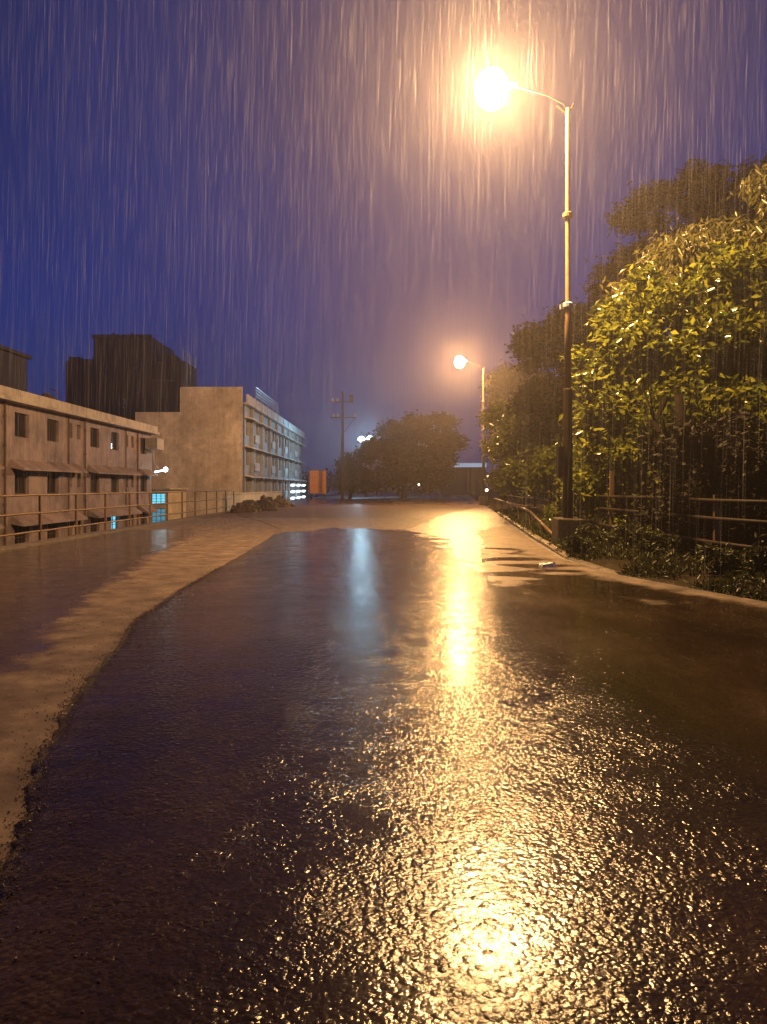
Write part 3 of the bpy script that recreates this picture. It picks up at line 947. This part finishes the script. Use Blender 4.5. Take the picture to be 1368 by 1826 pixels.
# ------------------------------------------------------------------ right railing
def right_fence():
    t = thing('verge_railing', 'dark pipe railing with two rails under the right hand trees', 'railing', (6.5, 22, .1))
    def fx(y): return 6.15 + (y-21)*.075 + (0 if y > 18 else (18-y)*.18)
    ys_ = [11.4, 14.6, 17.2, 20.8, 24.5, 28.5, 33, 38, 43, 48, 53]
    for y in ys_:
        h = 1.93 if abs(y-20.8) < .1 else 1.35
        mb = MB(); mb.box(fx(y)-.045, fx(y)+.045, y-.045, y+.045, -.05, h); mb.build('post', M['rail'], t)
    for z in (1.24, .90, .45):
        mb = MB(); mb.tube([(fx(y)-.07, y, z+.02*math.sin(y*3)) for y in ys_], .04, 8); mb.build('rail', M['darkpole'], t, True)
    k = thing('pipe_run', 'low bent pipe handrail on the verge left of the near lamp base', 'railing', (5, 30, .1))
    pts = [P(987, 955, 20.5), P(968, 935, 23), P(945, 912, 27), P(925, 903, 32), P(895, 893, 42), P(882, 889, 50)]
    mb = MB(); mb.tube(pts, .045, 8); mb.build('rail', M['rail'], k, True)
    for p in pts[::1]:
        mb = MB(); mb.tube([(p.x, p.y, 0), (p.x, p.y, p.z-.03)], .035, 6); mb.build('post', M['rail'], k)
right_fence()

# ------------------------------------------------------------------ trees
def leaf_cloud(twigs, per, spread, ln, wd, droop, rs, flat=.0):
    """numpy leaf mesh: every leaf a folded 4-vert blade"""
    tw = np.asarray(twigs)
    n = len(tw)*per
    c = np.repeat(tw, per, axis=0) + rs.normal(0, spread, (n, 3))
    d = rs.normal(0, 1, (n, 3)); d[:, 2] = d[:, 2]*(.6-flat*.4) - droop
    d /= np.linalg.norm(d, axis=1, keepdims=True)
    s = rs.normal(0, 1, (n, 3)); s -= (s*d).sum(1, keepdims=True)*d
    s /= np.linalg.norm(s, axis=1, keepdims=True)
    nn = np.cross(d, s)
    L = ln*rs.uniform(.6, 1.3, (n, 1)); W = wd*rs.uniform(.6, 1.2, (n, 1))
    a = c; b = c + d*L*.5 + s*W*.5 + nn*W*.15
    e_ = c + d*L - nn*L*.12; f = c + d*L*.5 - s*W*.5 + nn*W*.15
    v = np.stack([a, b, e_, f], 1).reshape(-1, 3)
    i = np.arange(n)*4
    fc = np.concatenate([np.stack([i, i+1, i+2], 1), np.stack([i, i+2, i+3], 1)])
    return v, fc

def mesh_np(name, v, f, mat, parent=None):
    me = bpy.data.meshes.new(name)
    me.vertices.add(len(v)); me.vertices.foreach_set('co', v.astype(np.float32).ravel())
    me.loops.add(f.size); me.loops.foreach_set('vertex_index', f.astype(np.int32).ravel())
    me.polygons.add(len(f)); k = f.shape[1]
    me.polygons.foreach_set('loop_start', (np.arange(len(f))*k).astype(np.int32))
    me.update(calc_edges=True); me.validate()
    me.materials.append(mat)
    o = bpy.data.objects.new(name, me); sc.collection.objects.link(o)
    if parent:
        o.parent = parent; me.transform(parent_world(parent).inverted())
    return o

def tree(label, base, blobs, n_twigs, per, ln, wd, mat, droop=.2, spread=.14, seed=1, trunk=.22, name='tree', flat=0, group=None, cat='tree', sub=.35):
    """blobs: (centre, radius vec). twigs gather in sub clumps inside the blobs so gaps stay open"""
    rs = np.random.default_rng(seed); rr = random.Random(seed)
    t = thing(name, label, cat, base, group)
    vol = [r[0]*r[1]*r[2] for c, r in blobs]; tot = sum(v**.7 for v in vol)
    twigs = []; lobes = []
    for (c, r), v in zip(blobs, vol):
        k = max(4, int(round(n_twigs*v**.7/tot/22)))
        for _ in range(k):
            d = rs.normal(0, 1, 3); d /= np.linalg.norm(d)
            q = rs.uniform(.45, 1)**.6
            p = np.array(c) + d*np.array(r)*q*.86
            lobes.append(p)
            lr = sub*rs.uniform(.5, 1.3)*(r[0]*r[1]*r[2])**(1/3)*.8
            m_ = 22
            dd = rs.normal(0, 1, (m_, 3)); dd /= np.linalg.norm(dd, axis=1, keepdims=True)
            twigs.append(p + dd*lr*rs.uniform(.2, 1, (m_, 1))**.6*np.array([1, 1, .7-.3*flat]))
    twigs = np.concatenate(twigs)
    twigs = twigs[twigs[:, 2] > .15]
    v, f = leaf_cloud(twigs, per, spread, ln, wd, droop, rs, flat)
    mesh_np('crown', v, f, mat, t)
    # trunk and limbs
    mb = MB(); b0 = Vector(base)
    top = Vector(np.mean([c for c, r in blobs], axis=0))
    fork = b0.lerp(Vector((top.x*.4+b0.x*.6, top.y*.4+b0.y*.6, top.z)), .45)
    mid = b0.lerp(fork, .5) + Vector((rr.uniform(-.1, .1), rr.uniform(-.1, .1), 0))
    mb.tube([b0-Vector((0, 0, .1)), b0+Vector((0, 0, .15)), mid, fork], [trunk*1.5, trunk*1.1, trunk*.9, trunk*.75], 10)
    for c, r in blobs:
        c = Vector(c)
        m1 = fork.lerp(c, .5) + Vector((rr.uniform(-.3, .3), rr.uniform(-.3, .3), -.1))*.6
        mb.tube([fork-(c-fork).normalized()*.05, m1, c], [trunk*.55, trunk*.35, trunk*.15], 7)
    idx = rs.choice(len(lobes), min(len(lobes), 40), replace=False)
    for i in idx:
        p = Vector(lobes[i])
        c = min((Vector(c) for c, r in blobs), key=lambda q: (q-p).length)
        mb.tube([c, c.lerp(p, .5)+Vector((0, 0, .08)), p], [trunk*.16, trunk*.1, trunk*.04], 5)
    mb.build('trunk', M['bark'], t, True)
    return t

def B(px, py, D, rx, ry=None, rz=None):
    """crown lobe seen at a pixel, radii in metres"""
    return (tuple(P(px, py, D)), (rx, ry or rx, rz or rx))

T = 'trees along the right verge'
# big glossy broadleaf tree lit by the near lamp
tree('broad glossy leaved tree lit yellow green right of the near lamp', (10.6, 22.5, .1),
     [B(1200, 600, 21.5, 1.8, 1.6, 1.5), B(1310, 560, 21, 1.9, 1.8, 1.8), B(1110, 690, 22, 1.2, 1.3, 1.1), B(1220, 720, 21, 1.9, 1.5, 1.5),
      B(1340, 710, 20.5, 1.9, 1.5, 1.8), B(1090, 790, 22.5, 1.0, 1.1, 1.0), B(1410, 600, 21, 2.2, 1.8, 2.8), B(1170, 830, 21.5, 1.5, 1.2, 1.0), B(1280, 830, 20.5, 1.4, .9, .9),
      B(1130, 620, 21.5, 1.0, .9, .8), B(1370, 800, 20.5, 1.3, .9, .9), B(1090, 870, 22.5, 1.1, .9, .7), B(1052, 650, 22, .6, .6, .35), B(1085, 570, 22, .7, .7, .4), B(1150, 520, 22, .7, .7, .45), B(1045, 740, 22.5, .5, .6, .4)],
     6800, 8, .28, .135, M['leaf'], .25, .18, 3, .24, 'broadleaf_tree', group=T)
# drooping narrow-leaved tree above and behind it
tree('drooping narrow leaved tree hanging over the glossy tree at the top right', (13.0, 26.5, .1),
     [B(1220, 455, 25, 1.2, 1.4, 1.0), B(1300, 450, 25, 1.5, 1.4, 1.1), B(1390, 470, 24.5, 1.5, 1.6, 1.9), B(1150, 540, 24.5, 1.0, 1.1, .9), B(1250, 510, 24.5, 1.7, 1.2, 1.1), B(1365, 335, 25, .7, .8, .5)],
     2300, 10, .30, .085, M['leafdroop'], 1.2, .19, 5, .22, 'drooping_tree', group=T)
# tall dark trees behind
tree('tallest dark tree behind the drooping tree at the right edge', (15.0, 33, .1),
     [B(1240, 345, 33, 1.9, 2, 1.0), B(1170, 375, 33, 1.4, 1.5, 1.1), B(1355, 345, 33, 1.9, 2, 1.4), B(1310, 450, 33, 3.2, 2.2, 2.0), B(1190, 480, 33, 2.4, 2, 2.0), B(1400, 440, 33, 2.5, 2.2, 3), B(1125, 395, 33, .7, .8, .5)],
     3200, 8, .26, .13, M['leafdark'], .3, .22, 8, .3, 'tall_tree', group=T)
tree('dark rounded tree directly behind the near lamp pole', (8.8, 33, .1),
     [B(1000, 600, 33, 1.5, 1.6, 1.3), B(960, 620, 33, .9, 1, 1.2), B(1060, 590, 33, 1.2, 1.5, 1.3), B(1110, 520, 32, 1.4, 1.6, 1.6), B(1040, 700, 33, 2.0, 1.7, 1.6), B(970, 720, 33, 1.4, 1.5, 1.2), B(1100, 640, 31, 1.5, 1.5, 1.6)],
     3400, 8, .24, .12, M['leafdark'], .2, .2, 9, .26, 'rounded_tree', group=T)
tree('brown lit tree behind the distant lamp pole', (10.2, 66, .1),
     [B(905, 690, 70, 2.2, 2, 1.8), B(945, 705, 70, 2.6, 2.2, 2.8), B(888, 730, 70, 1.6, 1.8, 1.8), B(920, 790, 64, 3.0, 2, 2.2), B(1000, 760, 64, 3.5, 2.4, 3.2)],
     2400, 8, .42, .22, M['leafdark'], .2, .35, 12, .3, 'roadside_tree', group=T)
tree('low leaning tree overhanging the verge between the two street lamps', (8.6, 40, .1),
     [B(905, 745, 40, 1.3, 1.3, .7), B(950, 760, 38, 1.5, 1.4, 1.0), B(900, 800, 40, .9, 1.2, .6), B(960, 830, 36, 1.5, 1.5, 1.0), B(1010, 800, 34, 1.5, 1.5, 1.4)],
     2000, 8, .26, .13, M['leaf'], .3, .2, 14, .2, 'leaning_tree', group=T)
# understorey filling behind the railing
tree('dense leafy bush behind the right railing beneath the glossy tree', (9.8, 15.0, .1),
     [B(1330, 850, 15.5, 1.1, 1.0, .8), B(1240, 890, 17, 1.3, 1, .9), B(1400, 900, 15, 1.4, 1.0, 1.2), B(1300, 960, 16, 1.2, .9, .6), B(1230, 800, 16, .9, .7, .6), B(1320, 780, 16, 1.2, .8, .7), B(1380, 830, 14.5, 1, .8, .9), B(1350, 980, 14.5, .9, .7, .5)],
     2000, 8, .17, .09, M['leafdark'], .3, .14, 31, .10, 'understorey_bush', group='bushes behind the right railing', cat='bush')
tree('leafy bush behind the railing just right of the near lamp base', (7.9, 23.5, .1),
     [B(1080, 880, 23, 1.2, 1.1, 1.0), B(1140, 910, 22, 1.3, 1.1, .9), B(1060, 830, 24, 1.2, 1, .9), B(1190, 860, 22, 1.4, 1.2, 1.2)],
     1100, 8, .18, .09, M['leaf'], .3, .15, 33, .10, 'understorey_bush', group='bushes behind the right railing', cat='bush')
tree('leafy bush behind the railing left of the near lamp pole', (9.0, 38, .1),
     [B(930, 850, 38, 1.3, 1.2, 1.0), B(980, 860, 36, 1.3, 1.2, 1.0), B(900, 860, 42, .9, 1, .8), B(1010, 900, 30, 1.0, 1, .7)],
     1000, 8, .2, .1, M['leaf'], .3, .16, 35, .10, 'understorey_bush', group='bushes behind the right railing', cat='bush')
# bare dark trunks at the right
for k, (px, D, w, lb) in enumerate([(1222, 17.2, .10, 'thin dark bare trunk behind the right railing'),
                                    (1262, 16.8, .16, 'thick dark trunk, right of the thinner trunk behind the right railing')]):
    x = (px-684)*D/F; rr = random.Random(k+50)
    t = thing('bare_trunk', lb, 'tree', (x, D, .1), 'bare trunks under the right hand trees')
    mb = MB(); pts = [(x+rr.uniform(-.08, .08)*i*.5, D+rr.uniform(-.08, .08)+i*.3, -.05+i*.62) for i in range(7)]
    mb.tube(pts, [w*1.35]+[w*(1-.07*i) for i in range(6)], 10); mb.build('trunk', M['bark'], t, True)
    mb = MB()
    for q in range(6):
        p = Vector(pts[3+q % 3]); a = rr.uniform(0, 6.28)
        e1 = p+Vector((math.cos(a)*.4, math.sin(a)*.4, .9)); mb.tube([p, p.lerp(e1, .5)+Vector((0, 0, .1)), e1], [.03, .02, .008], 6)
    mb.build('branch', M['bark'], t, True)

# central tree group
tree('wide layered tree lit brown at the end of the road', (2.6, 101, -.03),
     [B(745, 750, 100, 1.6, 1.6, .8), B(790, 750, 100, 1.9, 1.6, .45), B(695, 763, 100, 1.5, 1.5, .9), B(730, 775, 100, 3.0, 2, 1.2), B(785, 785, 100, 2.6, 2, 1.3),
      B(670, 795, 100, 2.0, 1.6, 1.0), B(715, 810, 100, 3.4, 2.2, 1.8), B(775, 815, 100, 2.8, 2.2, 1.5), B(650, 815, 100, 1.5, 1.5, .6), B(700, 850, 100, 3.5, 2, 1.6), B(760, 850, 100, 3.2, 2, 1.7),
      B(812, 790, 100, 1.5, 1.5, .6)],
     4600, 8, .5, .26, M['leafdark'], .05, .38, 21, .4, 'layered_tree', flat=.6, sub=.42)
tree('dense rounded shrub at the left foot of the wide layered tree', (-4.2, 96, -.03),
     [B(622, 835, 96, 1.4, 1.4, 1.7), B(640, 850, 96, 1.6, 1.4, 1.5), B(618, 860, 96, 1.1, 1.2, 1.0), B(660, 855, 96, 1.8, 1.4, 1.5)],
     1500, 8, .36, .2, M['leafdark'], .2, .28, 22, .2, 'rounded_shrub', cat='shrub')
# far tree line closing the horizon
def wood():
    rs = np.random.default_rng(77)
    tw = []
    for x in np.arange(-60, 75, 1.5):
        h = 4.2 + 1.3*noise.noise(Vector((x*.13, 0, 0))) + .8*noise.noise(Vector((x*.5, 4, 0)))
        y = 168 + 4*noise.noise(Vector((x*.2, 7, 0)))
        p = rs.uniform(0, 1, (26, 3))
        tw.append(np.stack([x+(p[:, 0]-.5)*3, y+(p[:, 1]-.5)*5, .2+p[:, 2]**.8*h], 1))
    v, f = leaf_cloud(np.concatenate(tw), 5, .5, .9, .6, .1, rs)
    tag(mesh_np('far_wood', v, f, M['leafdark']), kind='stuff')
wood()

# ------------------------------------------------------------------ verge plants
for k, (px, py, r, lb) in enumerate([(1070, 985, .35, 'low weedy shrub just right of the near lamp base'),
        (1120, 990, .42, 'low weedy shrub, second from the near lamp base'),
        (1165, 1002, .36, 'low weedy shrub on the verge left of the bare trunks'),
        (1300, 1040, .38, 'low shrub in front of the bare trunks'),
        (1355, 1046, .34, 'low shrub on the verge at the right frame edge'),
        (1040, 1000, .22, 'tiny weed tuft in front of the near lamp base')]):
    x, y = G(px, py)
    tree(lb, (x, y+.3, .08), [((x, y+.3, .12+r*.6), (r*1.3, r, r*.8)), ((x+r, y+.5, .1+r*.5), (r, r, r*.6))], 170, 7, .10, .05, M['weed'], .1, .05, 60+k, .015,
         'verge_shrub', group='low shrubs on the right verge', cat='shrub')
def grass():
    rs = np.random.default_rng(5); pts = []
    while len(pts) < 11000:
        y = rs.uniform(6, 46)**1.0; d = rs.exponential(1.1)+.08
        x = kerb_x(y)+d
        if noise.noise(Vector((x*1.1, y*.8, 2))) > -.12 and d < 5: pts.append((x, y, gz(x, y)+.0))
    v, f = leaf_cloud(np.array(pts), 4, .05, .12, .032, -.9, rs)
    tag(mesh_np('verge_grass', v, f, M['weed']), kind='stuff')
grass()

def gravel():
    rs = np.random.default_rng(91); n = 9000
    y = 1.2 + rs.power(.75, n)*13; x = np.array([ov_l(a)+jagl(a) for a in y]) + rs.normal(.02, .035, n)
    far = rs.random(n) < .18; x = np.where(far, x+rs.normal(0, .22, n), x)
    onto = x > np.array([ov_l(a)+jagl(a)+.03 for a in y])
    r_ = rs.uniform(.002, .0065, n); z = np.where(onto, .035, .002)+r_*.4 + np.array([dip(a) for a in y])
    d = np.array(((1,0,0),(-1,0,0),(0,1,0),(0,-1,0),(0,0,.8),(0,0,-.8)))
    v = np.stack([x, y, z], 1)[:, None, :] + d[None]*r_[:, None, None]*rs.uniform(.6, 1.3, (n, 6, 1)) + rs.normal(0, .15, (n, 6, 3))*r_[:, None, None]
    i = np.arange(n)*6
    f = np.concatenate([np.stack([i+a, i+b, i+c_], 1) for a, b, c_ in ((0,2,4),(2,1,4),(1,3,4),(3,0,4),(2,0,5),(1,2,5),(3,1,5),(0,3,5))])
    tag(mesh_np('loose_gravel', v.reshape(-1, 3), f, M['gravel']), kind='stuff')
M['gravel'] = plain('wet_gravel', (.09, .06, .035), .12, spec=.5)
gravel()

# ------------------------------------------------------------------ rain
def rain_mat():
    m = bpy.data.materials.new('falling_rain_water'); m.use_nodes = True
    nt = m.node_tree; nt.nodes.clear()
    o = nt.nodes.new('ShaderNodeOutputMaterial')
    tr = nt.nodes.new('ShaderNodeBsdfTranslucent'); tr.inputs[0].default_value = (.85, .88, .92, 1)
    gl = nt.nodes.new('ShaderNodeBsdfDiffuse'); gl.inputs[0].default_value = (.7, .72, .75, 1)
    tp = nt.nodes.new('ShaderNodeBsdfTransparent')
    a = nt.nodes.new('ShaderNodeMixShader'); a.inputs[0].default_value = .35
    b = nt.nodes.new('ShaderNodeMixShader'); b.inputs[0].default_value = .20
    nt.links.new(tr.outputs[0], a.inputs[1]); nt.links.new(gl.outputs[0], a.inputs[2])
    nt.links.new(tp.outputs[0], b.inputs[1]); nt.links.new(a.outputs[0], b.inputs[2])
    nt.links.new(b.outputs[0], o.inputs[0])
    return m
M['rain'] = rain_mat()
def rain():
    rs = np.random.default_rng(11)
    n = 36000
    y = 5.5 + 32*rs.random(n)**.75; x = rs.uniform(-1, 1, n)*(2+y*.62); z = rs.uniform(0.05, 19, n)
    L = rs.uniform(.5, 1.9, n); rad = rs.uniform(.00032, .00075, n)*(.45+y/24)
    rad = rad*np.where(rs.random(n) < .12, 1.9, .9)
    tx = .018 + rs.normal(0, .007, n); ty = rs.normal(0, .01, n)
    v = np.zeros((n, 5, 3))
    for k in range(3):
        a = 2*math.pi*k/3
        v[:, k, 0] = x + rad*math.cos(a); v[:, k, 1] = y + rad*math.sin(a); v[:, k, 2] = z+L*.35
    v[:, 3] = np.stack([x - tx*L*.35, y, z], 1)
    v[:, 4] = np.stack([x + tx*L, y+ty*L, z+L], 1)
    i = np.arange(n)*5
    f = np.concatenate([np.stack([i+a, i+b, i+c], 1) for a, b, c in ((0,1,4),(1,2,4),(2,0,4),(1,0,3),(2,1,3),(0,2,3))])
    tag(mesh_np('rain', v.reshape(-1, 3), f, M['rain']), kind='stuff')
    # splashes hopping off the road
    n = 30000
    y = 1.6 + rs.power(1.5, n)*34; x = rs.uniform(-9, 6, n); x = np.minimum(x, np.array([kerb_x(a)-.1 for a in y])); z = .045+np.abs(rs.normal(0, .025, n)) + np.array([dip(a) for a in y]); r = rs.uniform(.0010, .0026, n)*(.6+y/14)
    v = np.zeros((n, 6, 3)); c = np.stack([x, y, z], 1)
    for k, d in enumerate(((1,0,0),(-1,0,0),(0,1,0),(0,-1,0),(0,0,3.0),(0,0,-1.5))): v[:, k] = c + np.array(d)*r[:, None]
    i = np.arange(n)*6
    f = np.concatenate([np.stack([i+a, i+b, i+c_], 1) for a, b, c_ in ((0,2,4),(2,1,4),(1,3,4),(3,0,4),(2,0,5),(1,2,5),(3,1,5),(0,3,5))])
    tag(mesh_np('rain_splashes', v.reshape(-1, 3), f, M['rain']), kind='stuff')
rain()

# ------------------------------------------------------------------ haze
def haze():
    mb = MB(); mb.box(-640, 640, -45, 640, LOW-1, 24)
    m = bpy.data.materials.new('rain_haze'); m.use_nodes = True
    nt = m.node_tree; nt.nodes.clear()
    o = nt.nodes.new('ShaderNodeOutputMaterial'); v = nt.nodes.new('ShaderNodeVolumePrincipled')
    v.inputs['Color'].default_value = (.96, .89, .96, 1)
    v.inputs['Density'].default_value = HAZE
    v.inputs['Anisotropy'].default_value = .78
    nt.links.new(v.outputs[0], o.inputs['Volume'])
    m.cycles.volume_sampling = 'EQUIANGULAR'
    m.cycles.homogeneous_volume = True
    tag(mb.build('haze', m), kind='stuff')
haze()
